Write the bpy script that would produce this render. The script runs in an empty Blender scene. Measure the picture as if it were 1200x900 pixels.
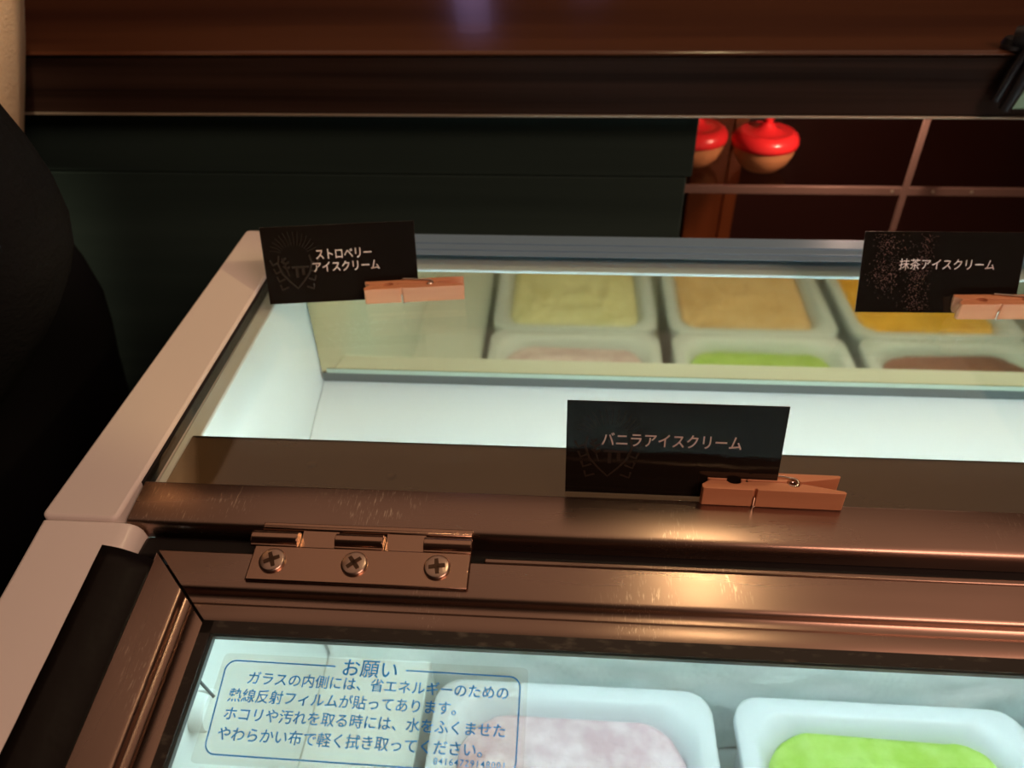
import bpy, bmesh, math, random
from mathutils import Vector, Matrix, noise
random.seed(7)
D = bpy.data
SC = bpy.context.scene
COL = SC.collection
R = math.radians
# ------------------------------------------------------------------ camera, world, lights, exposure
CAM_H = 0.25009
cam = D.objects.new('camera', D.cameras.new('camera'))
COL.objects.link(cam)
cam.data.sensor_width = 36.0
cam.data.lens = 27.0
cam.data.clip_start = 0.01
_r = Vector((0.9975946, 0.0667310, -0.0187624))
_u = Vector((-0.0269088, 0.6222452, 0.7823598))
_b = Vector((0.0638825, -0.7799730, 0.6225440))
cam.matrix_world = Matrix(((_r.x, _u.x, _b.x, 0), (_r.y, _u.y, _b.y, 0), (_r.z, _u.z, _b.z, CAM_H), (0, 0, 0, 1)))
cam.data.dof.use_dof = True
cam.data.dof.focus_distance = 0.33
cam.data.dof.aperture_fstop = 11.0
SC.camera = cam
SC.view_settings.view_transform = 'Standard'
SC.view_settings.look = 'None'
SC.view_settings.gamma = 1.0
SC.view_settings.exposure = 0.0
SC.view_settings.use_curve_mapping = False
w = D.worlds.new('world'); SC.world = w; w.use_nodes = True
w.node_tree.nodes['Background'].inputs[0].default_value = (1.0, 0.62, 0.45, 1)
w.node_tree.nodes['Background'].inputs[1].default_value = 0.02

def lamp(name, kind, loc, target, energy, color, size=0.05, spot=60, blend=0.3):
    l = D.lights.new(name, kind); o = D.objects.new(name, l); COL.objects.link(o)
    o.location = loc
    o.rotation_euler = (Vector(target) - Vector(loc)).to_track_quat('-Z', 'Y').to_euler()
    l.energy = energy; l.color = color
    if kind == 'SPOT':
        l.shadow_soft_size = size; l.spot_size = R(spot); l.spot_blend = blend
    elif kind == 'AREA':
        l.size = size
    else:
        l.shadow_soft_size = size
    return o
WARM = (1.0, 0.76, 0.42)
lamp('pendant_light_beam', 'SPOT', (0.285, 0.60, 1.20), (0.08, 0.25, 0), 6, WARM, 0.04, 60, 0.6)
lamp('downlight_beam', 'SPOT', (1.05, -0.35, 1.05), (-0.205, 0.352, 0), 26, (1.0, 0.72, 0.32), 0.02, 6.0, 0.10)
lamp('ceiling_fill', 'AREA', (0.95, -0.75, 1.42), (-0.1, 0.4, 0), 22, (1.0, 0.57, 0.41), 0.7)
lamp('reflection_fill', 'AREA', (0.2, 1.25, 1.50), (0.2, 1.25, 0), 7.8, (1.0, 0.62, 0.42), 2.6)  # added overhead fill, there to reflect in the bronze and the glass
lamp('torso_fill_beam', 'SPOT', (0.35, 0.0, 1.40), (-0.37, 0.46, 0.17), 140, (1.0, 0.70, 0.45), 0.03, 7.5, 0.6)  # added spot that brightens the beige waistcoat, not a known fixture
lamp('pot_fill_light', 'POINT', (0.27, 0.69, 0.024), (0, 0, 0), 1.0, (1.0, 0.60, 0.42), 0.01)  # added light without a fixture, brightens the pots on the shelf

# ------------------------------------------------------------------ materials
def mat(name, color=(0.5, 0.5, 0.5), rough=0.5, metal=0.0, spec=0.5, coat=0.0, emit=None, estr=0.0, aniso=0.0):
    m = D.materials.new(name); m.use_nodes = True
    b = m.node_tree.nodes['Principled BSDF']
    b.inputs['Base Color'].default_value = (*color, 1)
    b.inputs['Roughness'].default_value = rough
    b.inputs['Metallic'].default_value = metal
    b.inputs['Specular IOR Level'].default_value = spec
    b.inputs['Coat Weight'].default_value = coat
    b.inputs['Coat Roughness'].default_value = 0.04
    b.inputs['Anisotropic'].default_value = aniso
    if emit:
        b.inputs['Emission Color'].default_value = (*emit, 1)
        b.inputs['Emission Strength'].default_value = estr
    return m
def nd(m, t, **kw):
    n = m.node_tree.nodes.new(t)
    for k, v in kw.items():
        if hasattr(n, k): setattr(n, k, v)
        else: n.inputs[k].default_value = v
    return n
def ln(m, a, b): m.node_tree.links.new(a, b)
def bsdf(m): return m.node_tree.nodes['Principled BSDF']
def coords(m, scale=(1, 1, 1)):
    tc = nd(m, 'ShaderNodeTexCoord'); mp = nd(m, 'ShaderNodeMapping')
    mp.inputs['Scale'].default_value = scale
    ln(m, tc.outputs['Object'], mp.inputs['Vector'])
    return mp.outputs['Vector']
def vary(m, c1, c2, scale, vec_scale=(1, 1, 1), detail=4, lo=0.35, hi=0.65):
    v = coords(m, vec_scale); n = nd(m, 'ShaderNodeTexNoise'); n.inputs['Scale'].default_value = scale; n.inputs['Detail'].default_value = detail
    ln(m, v, n.inputs['Vector'])
    r = nd(m, 'ShaderNodeValToRGB')
    r.color_ramp.elements[0].position = lo; r.color_ramp.elements[1].position = hi
    r.color_ramp.elements[0].color = (*c1, 1); r.color_ramp.elements[1].color = (*c2, 1)
    ln(m, n.outputs['Fac'], r.inputs['Fac']); ln(m, r.outputs['Color'], bsdf(m).inputs['Base Color'])
    return n
def bump(m, scale, strength, dist=0.0005, vec_scale=(1, 1, 1), detail=3):
    v = coords(m, vec_scale); n = nd(m, 'ShaderNodeTexNoise'); n.inputs['Scale'].default_value = scale; n.inputs['Detail'].default_value = detail
    ln(m, v, n.inputs['Vector'])
    b = nd(m, 'ShaderNodeBump'); b.inputs['Strength'].default_value = strength; b.inputs['Distance'].default_value = dist
    ln(m, n.outputs['Fac'], b.inputs['Height']); ln(m, b.outputs['Normal'], bsdf(m).inputs['Normal'])
    return n
def rough_noise(m, lo, hi, scale, vec_scale=(1, 1, 1)):
    v = coords(m, vec_scale); n = nd(m, 'ShaderNodeTexNoise'); n.inputs['Scale'].default_value = scale; n.inputs['Detail'].default_value = 5
    ln(m, v, n.inputs['Vector'])
    mr = nd(m, 'ShaderNodeMapRange'); mr.inputs['From Min'].default_value = 0.3; mr.inputs['From Max'].default_value = 0.7
    mr.inputs['To Min'].default_value = lo; mr.inputs['To Max'].default_value = hi
    ln(m, n.outputs['Fac'], mr.inputs['Value']); ln(m, mr.outputs['Result'], bsdf(m).inputs['Roughness'])

def bronze(name, vs, ax='X'):
    m = mat(name, (0.36, 0.245, 0.195), 0.34, 1.0)
    rough_noise(m, 0.24, 0.33, 60, vs)
    bump(m, 260, 0.05, 0.0002, vs, 4)
    # fine scratches in worn patches
    def mulnode(a, b):
        q = nd(m, 'ShaderNodeMath', operation='MULTIPLY'); ln(m, a, q.inputs[0]); ln(m, b, q.inputs[1]); return q.outputs[0]
    def thresh(vec, sc, lo, hi, det=3):
        n = nd(m, 'ShaderNodeTexNoise'); n.inputs['Scale'].default_value = sc; n.inputs['Detail'].default_value = det; ln(m, vec, n.inputs['Vector'])
        q = nd(m, 'ShaderNodeMapRange'); q.inputs['From Min'].default_value = lo; q.inputs['From Max'].default_value = hi; ln(m, n.outputs['Fac'], q.inputs['Value']); return q.outputs['Result']
    tc = nd(m, 'ShaderNodeTexCoord'); mp = nd(m, 'ShaderNodeMapping'); mp.inputs['Rotation'].default_value = (0, 0, R(28)); mp.inputs['Scale'].default_value = (1, 0.07, 1)
    ln(m, tc.outputs['Object'], mp.inputs['Vector'])
    f = mulnode(thresh(mp.outputs['Vector'], 1500, 0.58, 0.70, 2), thresh(coords(m), 22, 0.55, 0.72, 4))
    mx = nd(m, 'ShaderNodeMixRGB'); mx.inputs['Color1'].default_value = (0.36, 0.245, 0.195, 1); mx.inputs['Color2'].default_value = (0.80, 0.66, 0.52, 1)
    ln(m, f, mx.inputs['Fac']); ln(m, mx.outputs[0], bsdf(m).inputs['Base Color'])
    bsdf(m).inputs['Anisotropic'].default_value = 0.75 if ax == 'X' else 0.0
    tg = nd(m, 'ShaderNodeTangent'); tg.direction_type = 'RADIAL'; tg.axis = ax
    ln(m, tg.outputs[0], bsdf(m).inputs['Tangent'])
    return m
M = {}
M['bronze'] = bronze('bronze_anodised_metal', (0.12, 1, 1))
M['bronze_side'] = bronze('bronze_anodised_metal_side', (1, 0.12, 1), 'Y')
M['hinge'] = mat('hinge_steel', (0.46, 0.29, 0.21), 0.24, 1.0); bump(M['hinge'], 500, 0.06, 0.0002)
M['screw'] = mat('screw_steel', (0.50, 0.36, 0.29), 0.3, 1.0)
M['recess'] = mat('screw_recess', (0.10, 0.06, 0.04), 0.4, 1.0)
M['flange'] = mat('dull_bronze_flange', (0.16, 0.10, 0.055), 0.32, 0.85); rough_noise(M['flange'], 0.25, 0.4, 40, (0.2, 1, 1))
M['black_gap'] = mat('black_gasket', (0.008, 0.006, 0.006), 0.5, spec=0.2)
M['tape'] = mat('black_tape', (0.008, 0.006, 0.005), 0.34, spec=0.18); bump(M['tape'], 60, 0.3, 0.002)
M['panel'] = mat('cream_white_painted_panel', (0.80, 0.74, 0.72), 0.30); bump(M['panel'], 900, 0.02, 0.0002)
M['liner'] = mat('white_liner', (0.70, 0.75, 0.73), 0.35)
M['frost'] = mat('frosted_liner', (0.70, 0.78, 0.75), 0.7)
vary(M['frost'], (0.78, 0.87, 0.83), (0.92, 0.96, 0.94), 22, (1, 1, 1.5), 6); bump(M['frost'], 120, 0.5, 0.002)
M['mirror'] = mat('tinted_mirror', (0.62, 0.52, 0.315), 0.045, 1.0)
M['mirror_edge'] = mat('ground_glass_edge', (0.34, 0.43, 0.35), 0.3)
M['strip'] = mat('pale_blue_strip', (0.72, 0.88, 0.90), 0.4)
M['channel'] = mat('dark_grey_channel', (0.10, 0.12, 0.12), 0.4, 0.6)
M['alu'] = mat('grey_blue_aluminium', (0.25, 0.42, 0.60), 0.3, 0.3)
M['tub'] = mat('white_tub_plastic', (0.56, 0.595, 0.63), 0.35)
M['tube'] = mat('fluorescent_tube_glow', (0.9, 1, 1), 0.4, emit=(0.80, 1.0, 1.06), estr=15.5)
M['fill_tube'] = mat('front_fill_tube_glow', (0.9, 1, 1), 0.4, emit=(0.78, 1.0, 1.08), estr=26)
M['text_blue'] = mat('blue_print', (0.010, 0.32, 0.95), 0.5)
M['text_card'] = mat('pale_pink_print', (0.76, 0.63, 0.58), 0.5)
M['card'] = mat('black_glossy_card', (0.012, 0.009, 0.007), 0.07, spec=0.6); bump(M['card'], 90, 0.12, 0.0006)
M['card_edge'] = mat('pale_card_edge', (0.34, 0.29, 0.26), 0.5)
M['crest'] = mat('faint_crest_foil', (0.035, 0.026, 0.020), 0.22, spec=0.6)
M['crest_glint'] = mat('crest_glint_specks', (0.10, 0.05, 0.04), 0.2, spec=0.6)  # light glinting off the crest, put into the colour
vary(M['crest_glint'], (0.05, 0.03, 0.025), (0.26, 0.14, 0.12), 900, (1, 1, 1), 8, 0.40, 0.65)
M['pin'] = mat('clothespin_wood', (0.78, 0.40, 0.24), 0.55)
vary(M['pin'], (0.66, 0.27, 0.13), (0.76, 0.36, 0.19), 60, (0.12, 1, 1), 4); bump(M['pin'], 160, 0.15, 0.0004, (0.1, 1, 1))
M['wire'] = mat('spring_wire', (0.75, 0.70, 0.60), 0.22, 1.0)
M['counter_top'] = mat('varnished_brown_counter', (0.13, 0.042, 0.018), 0.2, spec=0.5, coat=0.15)
vary(M['counter_top'], (0.060, 0.021, 0.011), (0.105, 0.040, 0.018), 14, (0.08, 1, 1), 6)
bump(M['counter_top'], 24, 0.10, 0.002, (0.3, 1, 1))
M['apron'] = mat('dark_walnut_apron', (0.035, 0.018, 0.012), 0.6, spec=0.15)
vary(M['apron'], (0.012, 0.006, 0.004), (0.040, 0.022, 0.015), 50, (0.03, 1, 2.2), 6, 0.3, 0.7)
bump(M['apron'], 120, 0.3, 0.0008, (0.03, 1, 2))
M['trim'] = mat('pale_metal_trim', (0.50, 0.46, 0.36), 0.4, 0.6)
M['board'] = mat('dark_board', (0.030, 0.040, 0.038), 0.7, spec=0.1)
vary(M['board'], (0.019, 0.037, 0.034), (0.034, 0.062, 0.056), 20, (0.05, 1, 1), 5)
M['shelf_edge'] = mat('dull_metal_shelf_edge', (0.24, 0.155, 0.13), 0.5, 0.4)
M['post'] = mat('orange_brown_wood', (0.32, 0.095, 0.028), 0.5)
vary(M['post'], (0.40, 0.13, 0.035), (0.60, 0.20, 0.06), 24, (1, 1, 0.08), 5)
M['red'] = mat('glossy_red_lacquer', (0.78, 0.030, 0.035), 0.28, spec=0.5)
M['tan'] = mat('tan_wooden_bowl', (0.62, 0.28, 0.12), 0.5)
M['black_plastic'] = mat('black_plastic', (0.008, 0.007, 0.009), 0.4)
M['green_plate'] = mat('pale_green_plastic', (0.20, 0.40, 0.28), 0.4)
M['wall'] = mat('dark_brown_wall_paint', (0.050, 0.026, 0.020), 0.7)
M['backwall'] = mat('dark_red_brown_cabinet', (0.11, 0.048, 0.040), 0.4, spec=0.3)
M['floor'] = mat('dark_floor', (0.012, 0.010, 0.012), 0.6)
M['ceiling'] = mat('dark_ceiling', (0.04, 0.03, 0.025), 0.8)
M['sleeve'] = mat('black_knit_cloth', (0.012, 0.014, 0.015), 0.9, spec=0.1); bump(M['sleeve'], 300, 0.5, 0.002)
M['beige'] = mat('beige_cloth', (0.86, 0.64, 0.42), 0.85); bump(M['beige'], 400, 0.3, 0.001)
M['skin'] = mat('skin', (0.62, 0.36, 0.26), 0.5)
M['hair'] = mat('dark_hair', (0.015, 0.010, 0.008), 0.45)
M['trousers'] = mat('dark_trousers', (0.004, 0.004, 0.005), 0.9, spec=0.05)
M['shoe'] = mat('black_shoe', (0.01, 0.01, 0.01), 0.4)
M['eye'] = mat('eye', (0.03, 0.02, 0.02), 0.2)
M['lip'] = mat('lip', (0.45, 0.17, 0.14), 0.5)
M['bulb'] = mat('warm_bulb', (1, 0.8, 0.5), 0.4, emit=(1.0, 0.70, 0.36), estr=14)
M['violet'] = mat('violet_glow', (0.6, 0.5, 1), 0.4, emit=(0.55, 0.45, 1.0), estr=0.4)
M['shade'] = mat('brass_lamp_shade', (0.30, 0.18, 0.07), 0.35, 0.9)

def ice(name, c1, c2, scale=45):
    m = mat(name, c1, 0.62); vary(m, c1, c2, scale, (1, 1, 1), 6, 0.36, 0.60)
    bump(m, 160, 0.6, 0.002); return m
M['ice_pink'] = ice('strawberry_ice_cream', (0.52, 0.36, 0.40), (0.66, 0.53, 0.57))
M['ice_green'] = ice('matcha_ice_cream', (0.28, 0.46, 0.05), (0.38, 0.56, 0.13))
M['ice_brown'] = ice('cocoa_ice_cream', (0.20, 0.075, 0.06), (0.28, 0.12, 0.09))
M['ice_vanilla'] = ice('vanilla_ice_cream', (0.66, 0.62, 0.36), (0.74, 0.70, 0.44))
M['ice_caramel'] = ice('caramel_ice_cream', (0.66, 0.42, 0.20), (0.74, 0.50, 0.27))
M['ice_mango'] = ice('mango_ice_cream', (0.80, 0.40, 0.03), (0.88, 0.48, 0.06))

def glass_mat(name, tint, refl=1.0):
    m = D.materials.new(name); m.use_nodes = True; nt = m.node_tree; nt.nodes.clear()
    out = nt.nodes.new('ShaderNodeOutputMaterial'); mix = nt.nodes.new('ShaderNodeMixShader')
    tr = nt.nodes.new('ShaderNodeBsdfTransparent'); tr.inputs[0].default_value = (*tint, 1)
    gl = nt.nodes.new('ShaderNodeBsdfGlossy'); gl.inputs['Roughness'].default_value = 0.015
    fr = nt.nodes.new('ShaderNodeFresnel'); geo = nt.nodes.new('ShaderNodeNewGeometry')
    mr = nt.nodes.new('ShaderNodeMapRange'); mr.inputs['To Min'].default_value = 1.5; mr.inputs['To Max'].default_value = 1 / 1.5
    nt.links.new(geo.outputs['Backfacing'], mr.inputs['Value']); nt.links.new(mr.outputs['Result'], fr.inputs['IOR'])
    nt.links.new(fr.outputs[0], mix.inputs[0]); nt.links.new(tr.outputs[0], mix.inputs[1]); nt.links.new(gl.outputs[0], mix.inputs[2])
    nt.links.new(mix.outputs[0], out.inputs[0])
    return m
M['glass'] = glass_mat('clear_glass', (0.95, 0.97, 0.95))
M['lid_glass'] = glass_mat('film_backed_glass', (0.90, 0.965, 0.945))
def film_mat():
    m = D.materials.new('clear_sticker_film'); m.use_nodes = True; nt = m.node_tree; nt.nodes.clear()
    out = nt.nodes.new('ShaderNodeOutputMaterial'); mix = nt.nodes.new('ShaderNodeMixShader')
    tr = nt.nodes.new('ShaderNodeBsdfTransparent'); tr.inputs[0].default_value = (0.985, 0.985, 0.97, 1)
    df = nt.nodes.new('ShaderNodeBsdfDiffuse'); df.inputs[0].default_value = (0.8, 0.78, 0.72, 1)
    mix.inputs[0].default_value = 0.035
    nt.links.new(tr.outputs[0], mix.inputs[1]); nt.links.new(df.outputs[0], mix.inputs[2]); nt.links.new(mix.outputs[0], out.inputs[0])
    return m
M['film'] = film_mat()
M['shelf_glass'] = glass_mat('brown_shelf_glass', (0.70, 0.60, 0.56))
def grime_mat():
    m = mat('grimy_gasket', (0.03, 0.025, 0.02), 0.6)
    vary(m, (0.014, 0.009, 0.006), (0.10, 0.09, 0.07), 300, (0.4, 1, 1), 8, 0.55, 0.8); return m
M['grime'] = grime_mat()

# ------------------------------------------------------------------ mesh helpers
class MB:
    def __init__(s): s.v = []; s.f = []; s.mi = []
    def add(s, vs, fs, mi=0):
        o = len(s.v); s.v += [tuple(p) for p in vs]
        for f in fs: s.f.append([i + o for i in f]); s.mi.append(mi)
        return s
    def box(s, a, b, mi=0):
        x0, y0, z0 = a; x1, y1, z1 = b
        return s.add([(x0, y0, z0), (x1, y0, z0), (x1, y1, z0), (x0, y1, z0), (x0, y0, z1), (x1, y0, z1), (x1, y1, z1), (x0, y1, z1)],
                     [(0, 3, 2, 1), (4, 5, 6, 7), (0, 1, 5, 4), (1, 2, 6, 5), (2, 3, 7, 6), (3, 0, 4, 7)], mi)
    def prism(s, pts, f, a, b, mi=0):           # pts 2-D polygon, f(p, q, t) -> 3-D
        n = len(pts)
        vs = [f(p, q, a) for p, q in pts] + [f(p, q, b) for p, q in pts]
        fs = [list(range(n))[::-1], [n + i for i in range(n)]] + [(i, (i + 1) % n, n + (i + 1) % n, n + i) for i in range(n)]
        return s.add(vs, fs, mi)
    def lathe(s, prof, c=(0, 0, 0), n=40, mi=0, M4=None):
        vs = []; fs = []
        for r, z in prof:
            for k in range(n):
                a = 2 * math.pi * k / n
                p = Vector((r * math.cos(a), r * math.sin(a), z))
                if M4 is not None: p = M4 @ p
                vs.append(p + Vector(c))
        for j in range(len(prof) - 1):
            for k in range(n):
                k2 = (k + 1) % n
                fs.append((j * n + k, j * n + k2, (j + 1) * n + k2, (j + 1) * n + k))
        fs.append([k for k in range(n)][::-1]); fs.append([(len(prof) - 1) * n + k for k in range(n)])
        return s.add(vs, fs, mi)
    def tube(s, path, r, n=10, mi=0):
        P = [Vector(p) for p in path]; rs = r if isinstance(r, (list, tuple)) else [r] * len(P)
        vs = []; fs = []; up = None
        for i, p in enumerate(P):
            t = (P[min(i + 1, len(P) - 1)] - P[max(i - 1, 0)]).normalized()
            if up is None:
                up = Vector((0, 0, 1)) if abs(t.z) < 0.9 else Vector((1, 0, 0))
            a = (up - t * up.dot(t))
            if a.length < 1e-6: a = t.orthogonal()
            a.normalize(); up = a; b = t.cross(a)
            for k in range(n):
                q = 2 * math.pi * k / n
                vs.append(p + (a * math.cos(q) + b * math.sin(q)) * rs[i])
        for i in range(len(P) - 1):
            for k in range(n):
                k2 = (k + 1) % n
                fs.append((i * n + k, i * n + k2, (i + 1) * n + k2, (i + 1) * n + k))
        fs.append(list(range(n))[::-1]); fs.append([(len(P) - 1) * n + k for k in range(n)])
        return s.add(vs, fs, mi)
    def build(s, name, mats, parent=None, bev=0, seg=2, smooth=35, local=False):
        me = D.meshes.new(name)
        off = Vector((0, 0, 0))
        if parent is not None and not local:
            p = parent
            while p is not None: off += p.location; p = p.parent
        me.from_pydata([Vector(v) - off for v in s.v], [], s.f)
        if not isinstance(mats, (list, tuple)): mats = [mats]
        for m in mats: me.materials.append(m)
        for i, p in enumerate(me.polygons): p.material_index = s.mi[i]; p.use_smooth = smooth > 0
        bm = bmesh.new(); bm.from_mesh(me); bmesh.ops.recalc_face_normals(bm, faces=bm.faces); bm.to_mesh(me); bm.free()
        if smooth > 0: me.set_sharp_from_angle(angle=R(smooth))
        o = D.objects.new(name, me); COL.objects.link(o)
        if parent is not None: o.parent = parent
        if bev:
            b = o.modifiers.new('bevel', 'BEVEL'); b.width = bev; b.segments = seg; b.limit_method = 'ANGLE'; b.angle_limit = R(40)
        return o
def tag(o, label, cat, group=None, kind=None):
    if label: o['label'] = label
    if cat: o['category'] = cat
    if group: o['group'] = group
    if kind: o['kind'] = kind
    return o
def thing(name, loc, label, cat, group=None, mat4=None):
    o = D.objects.new(name, None); COL.objects.link(o); o.empty_display_size = 0.02
    if mat4 is not None: o.matrix_world = mat4
    else: o.location = loc
    return tag(o, label, cat, group)
def struct(name, mb, m, **kw):
    o = mb.build(name, m, **kw); o['kind'] = 'structure'; return o
X = lambda p, q, t: (t, p, q)       # profile in (y, z), swept along x
Yx = lambda p, q, t: (p, t, q)      # profile in (x, z), swept along y
Zx = lambda p, q, t: (p, q, t)      # profile in (x, y), swept along z
def rrect(x0, y0, x1, y1, r, n=7):
    out = []
    for cx, cy, a in ((x1 - r, y1 - r, 0), (x0 + r, y1 - r, 90), (x0 + r, y0 + r, 180), (x1 - r, y0 + r, 270)):
        for k in range(n + 1):
            t = R(a + 90 * k / n); out.append((cx + r * math.cos(t), cy + r * math.sin(t)))
    return out
def text_mesh(body, f, x0, x1, y_mid, align_h=None, offset=0.0, thick=0.0, spacing=1.0, line=1.0, height=None):
    """body as flat letter mesh; f(x, y) -> 3-D; fitted to the width x0..x1"""
    cu = D.curves.new('txt', 'FONT'); cu.body = body; cu.size = 1.0; cu.offset = offset; cu.align_x = 'CENTER'
    cu.space_character = spacing; cu.space_line = line; cu.resolution_u = 3
    o = D.objects.new('txt', cu); COL.objects.link(o)
    bpy.context.view_layer.update()
    me = D.meshes.new_from_object(o.evaluated_get(bpy.context.evaluated_depsgraph_get()))
    vs = [v.co.copy() for v in me.vertices]; fs = [list(p.vertices) for p in me.polygons]
    D.objects.remove(o); D.curves.remove(cu); D.meshes.remove(me)
    ax = min(v.x for v in vs); bx = max(v.x for v in vs); ay = min(v.y for v in vs); by = max(v.y for v in vs)
    k = (x1 - x0) / (bx - ax); ky = k if height is None else height / (by - ay)
    return [f(x0 + (v.x - ax) * k, y_mid + (v.y - (ay + by) / 2) * ky) for v in vs], fs

# ------------------------------------------------------------------ the room
FZ = -0.98
struct('floor', MB().box((-2.5, -2.0, FZ - 0.05), (2.5, 3.0, FZ)), M['floor'])
struct('ceiling', MB().box((-2.5, -2.0, 1.52), (2.5, 3.0, 1.57)), M['ceiling'])
struct('wall_back', MB().box((-2.5, 2.6, FZ), (2.5, 2.68, 1.52)), M['wall'])
struct('wall_left', MB().box((-2.5, -2.0, FZ), (-2.42, 2.6, 1.52)), M['wall'])
struct('wall_right', MB().box((2.42, -2.0, FZ), (2.5, 2.6, 1.52)), M['wall'])
struct('wall_front', MB().box((-2.42, -2.0, FZ), (2.42, -1.92, 1.52)), M['wall'])

# ------------------------------------------------------------------ the freezer
XL, XR = -0.2240, 0.62
fz = thing('ice_cream_freezer', (0.2, 0.1, FZ), 'white ice cream display freezer with bronze metal rail, hinged glass lid and tinted mirror inside', 'freezer')
PH = R(8.5); LY = 0.197
def L(x, s, w=0.0):      # point on the sloping lid: s down the slope from its rear edge, w above its face
    return (x, LY - s * math.cos(PH) - w * math.sin(PH), -s * math.sin(PH) + w * math.cos(PH))
SL = 0.47                # lid length
yF = LY - 0.49           # front of cabinet
zF = -0.49 * math.sin(PH)
mb = MB()
side = [(0.474, FZ), (0.474, -0.012), (0.205, -0.012), (yF, zF - 0.012), (yF, FZ)]
mb.prism(side, X, XL + 0.001, -0.19); mb.prism(side, X, 0.585, XR - 0.001)
mb.box((-0.19, 0.4625, FZ + 0.04), (0.585, 0.474, -0.012)); mb.box((-0.19, yF, FZ + 0.04), (0.585, yF + 0.03, zF - 0.03))
mb.box((-0.19, yF + 0.03, FZ + 0.04), (0.585, 0.4625, FZ + 0.08))
mb.build('cabinet_body', M['panel'], fz, bev=0.003)
for x0, x1 in ((XL, -0.1898), (0.585, XR)):
    MB().prism(rrect(x0, 0.2105, x1, 0.4765, 0.0032, 5), Zx, -0.0115, 0.0020).build('side_panel', M['panel'], fz, bev=0.0016, seg=3)
def low_panel(x0, x1, inner):
    prof = [(x0, -0.014), (x0, -0.0028), (x0 + 0.0012, -0.0012)]
    xr = x1
    prof += [(xr - 0.008, -0.0012), (xr - 0.004, -0.0018), (xr - 0.0015, -0.0035), (xr, -0.0065), (xr + 0.0004, -0.014)]
    m = MB(); n = len(prof)
    vs = [L(x, -0.0128, wv) for x, wv in prof] + [L(x, SL + 0.02, wv) for x, wv in prof]
    fs = [list(range(n)), [n + i for i in range(n)][::-1]] + [(i, (i + 1) % n, n + (i + 1) % n, n + i) for i in range(n)]
    m.add(vs, fs); return m.build('front_side_panel', M['panel'], fz, bev=0.0008)
low_panel(XL + 0.0008, -0.1795, 1)
low_panel(0.578, XR - 0.001, 0)
# liner, ledge and wells
mb = MB()
wall = [(yF + 0.03, -0.43), (yF + 0.03, zF - 0.03), (0.19, -0.026), (0.222, -0.0128), (0.236, -0.0090), (0.4400, -0.0070), (0.4400, -0.0125), (0.4605, -0.0125), (0.4605, -0.43)]
mb.prism(wall, X, -0.1895, -0.180); mb.prism(wall, X, 0.574, 0.584)
mb.prism([(0.4600, -0.43), (0.4600, -0.1045), (0.4505, -0.1072), (0.388, -0.1245), (0.388, -0.43)], X, -0.180, 0.574)
mb.box((-0.180, 0.4510, -0.106), (0.574, 0.4600, -0.0092))
mb.box((-0.180, yF + 0.03, -0.43), (0.574, 0.388, -0.415))
mb.box((-0.180, yF + 0.031, -0.415), (0.574, yF + 0.045, zF - 0.035))
mb.box((-0.180, 0.2205, -0.0185), (0.574, 0.236, -0.0135))
mb.box((-0.180, yF + 0.045, -0.415), (-0.097, 0.3875, -0.300))
mb.build('inner_liner', M['liner'], fz, bev=0.0012)
mb = MB()
nx, nz = 90, 34
vs = []; fs = []
for j in range(nz + 1):
    for i in range(nx + 1):
        x = -0.178 + 0.75 * i / nx; z = -0.41 + 0.275 * j / nz
        q = min(1.0, max(0.0, (-0.150 - z) / 0.035)); q = q * q * (3 - 2 * q)
        vs.append((x, 0.3855 - 0.052 * q - 0.0025 * noise.fractal((x * 30, z * 40, 3), 1, 2, 4), z))
for j in range(nz):
    for i in range(nx):
        a = j * (nx + 1) + i; fs.append((a, a + 1, a + nx + 2, a + nx + 1))
mb.add(vs, fs); tag(mb.build('frost_layer', M['frost'], fz, smooth=80), 'pale green frost on the inner wall', None)
MB().tube([(-0.17, 0.2505, -0.022), (0.566, 0.2505, -0.022)], 0.0065, 14).build('light_tube', M['tube'], fz)
MB().tube([(-0.11, 0.2100, -0.029), (0.566, 0.2100, -0.029)], 0.0065, 14).build('light_tube', M['fill_tube'], fz)  # second tube, added to brighten the tubs under the lid
# mirror
mi = MB().box((-0.1790, 0.4450, -0.0985), (0.573, 0.4505, -0.0090)).build('mirror', [M['mirror'], M['mirror_edge']], fz)
for p in mi.data.polygons:
    if p.normal.y > -0.9: p.material_index = 1
MB().box((-0.1785, 0.4440, -0.1062), (0.573, 0.4508, -0.0986)).build('mirror_channel', M['channel'], mi)
MB().box((-0.1750, 0.4442, -0.0985), (0.573, 0.4449, -0.0950)).build('mirror_bevel', M['mirror_edge'], mi)
# upper glass with its rear rail, gaskets and flange
MB().box((-0.1879, 0.2345, -0.0060), (0.583, 0.4680, 0.0)).build('top_glass', M['glass'], fz)
mb = MB()
mb.box((-0.1897, 0.4480, 0.0001), (0.585, 0.4545, 0.0006)); mb.box((-0.1897, 0.4545, 0.0001), (0.585, 0.4620, 0.0014)); mb.box((-0.1897, 0.4620, 0.0001), (0.585, 0.4740, 0.0022))
mb.box((-0.1897, 0.4682, -0.0115), (0.585, 0.4745, 0.0001))
mb.build('rear_rail', M['alu'], fz, bev=0.0006)
MB().box((-0.179, 0.4405, -0.0085), (0.573, 0.4665, -0.0064)).build('top_liner_strip', M['strip'], fz, bev=0.001)
MB().box((-0.1897, 0.2340, -0.0060), (-0.1880, 0.4680, 0.0004)).build('glass_gasket', M['black_gap'], fz)
mb = MB().box((-0.1835, 0.2340, -0.0085), (0.583, 0.2735, -0.0066))
mb.box((-0.1835, 0.2715, -0.0100), (0.583, 0.2735, -0.0066))
fl = mb.build('glass_flange', M['flange'], fz, bev=0.0004)
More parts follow.
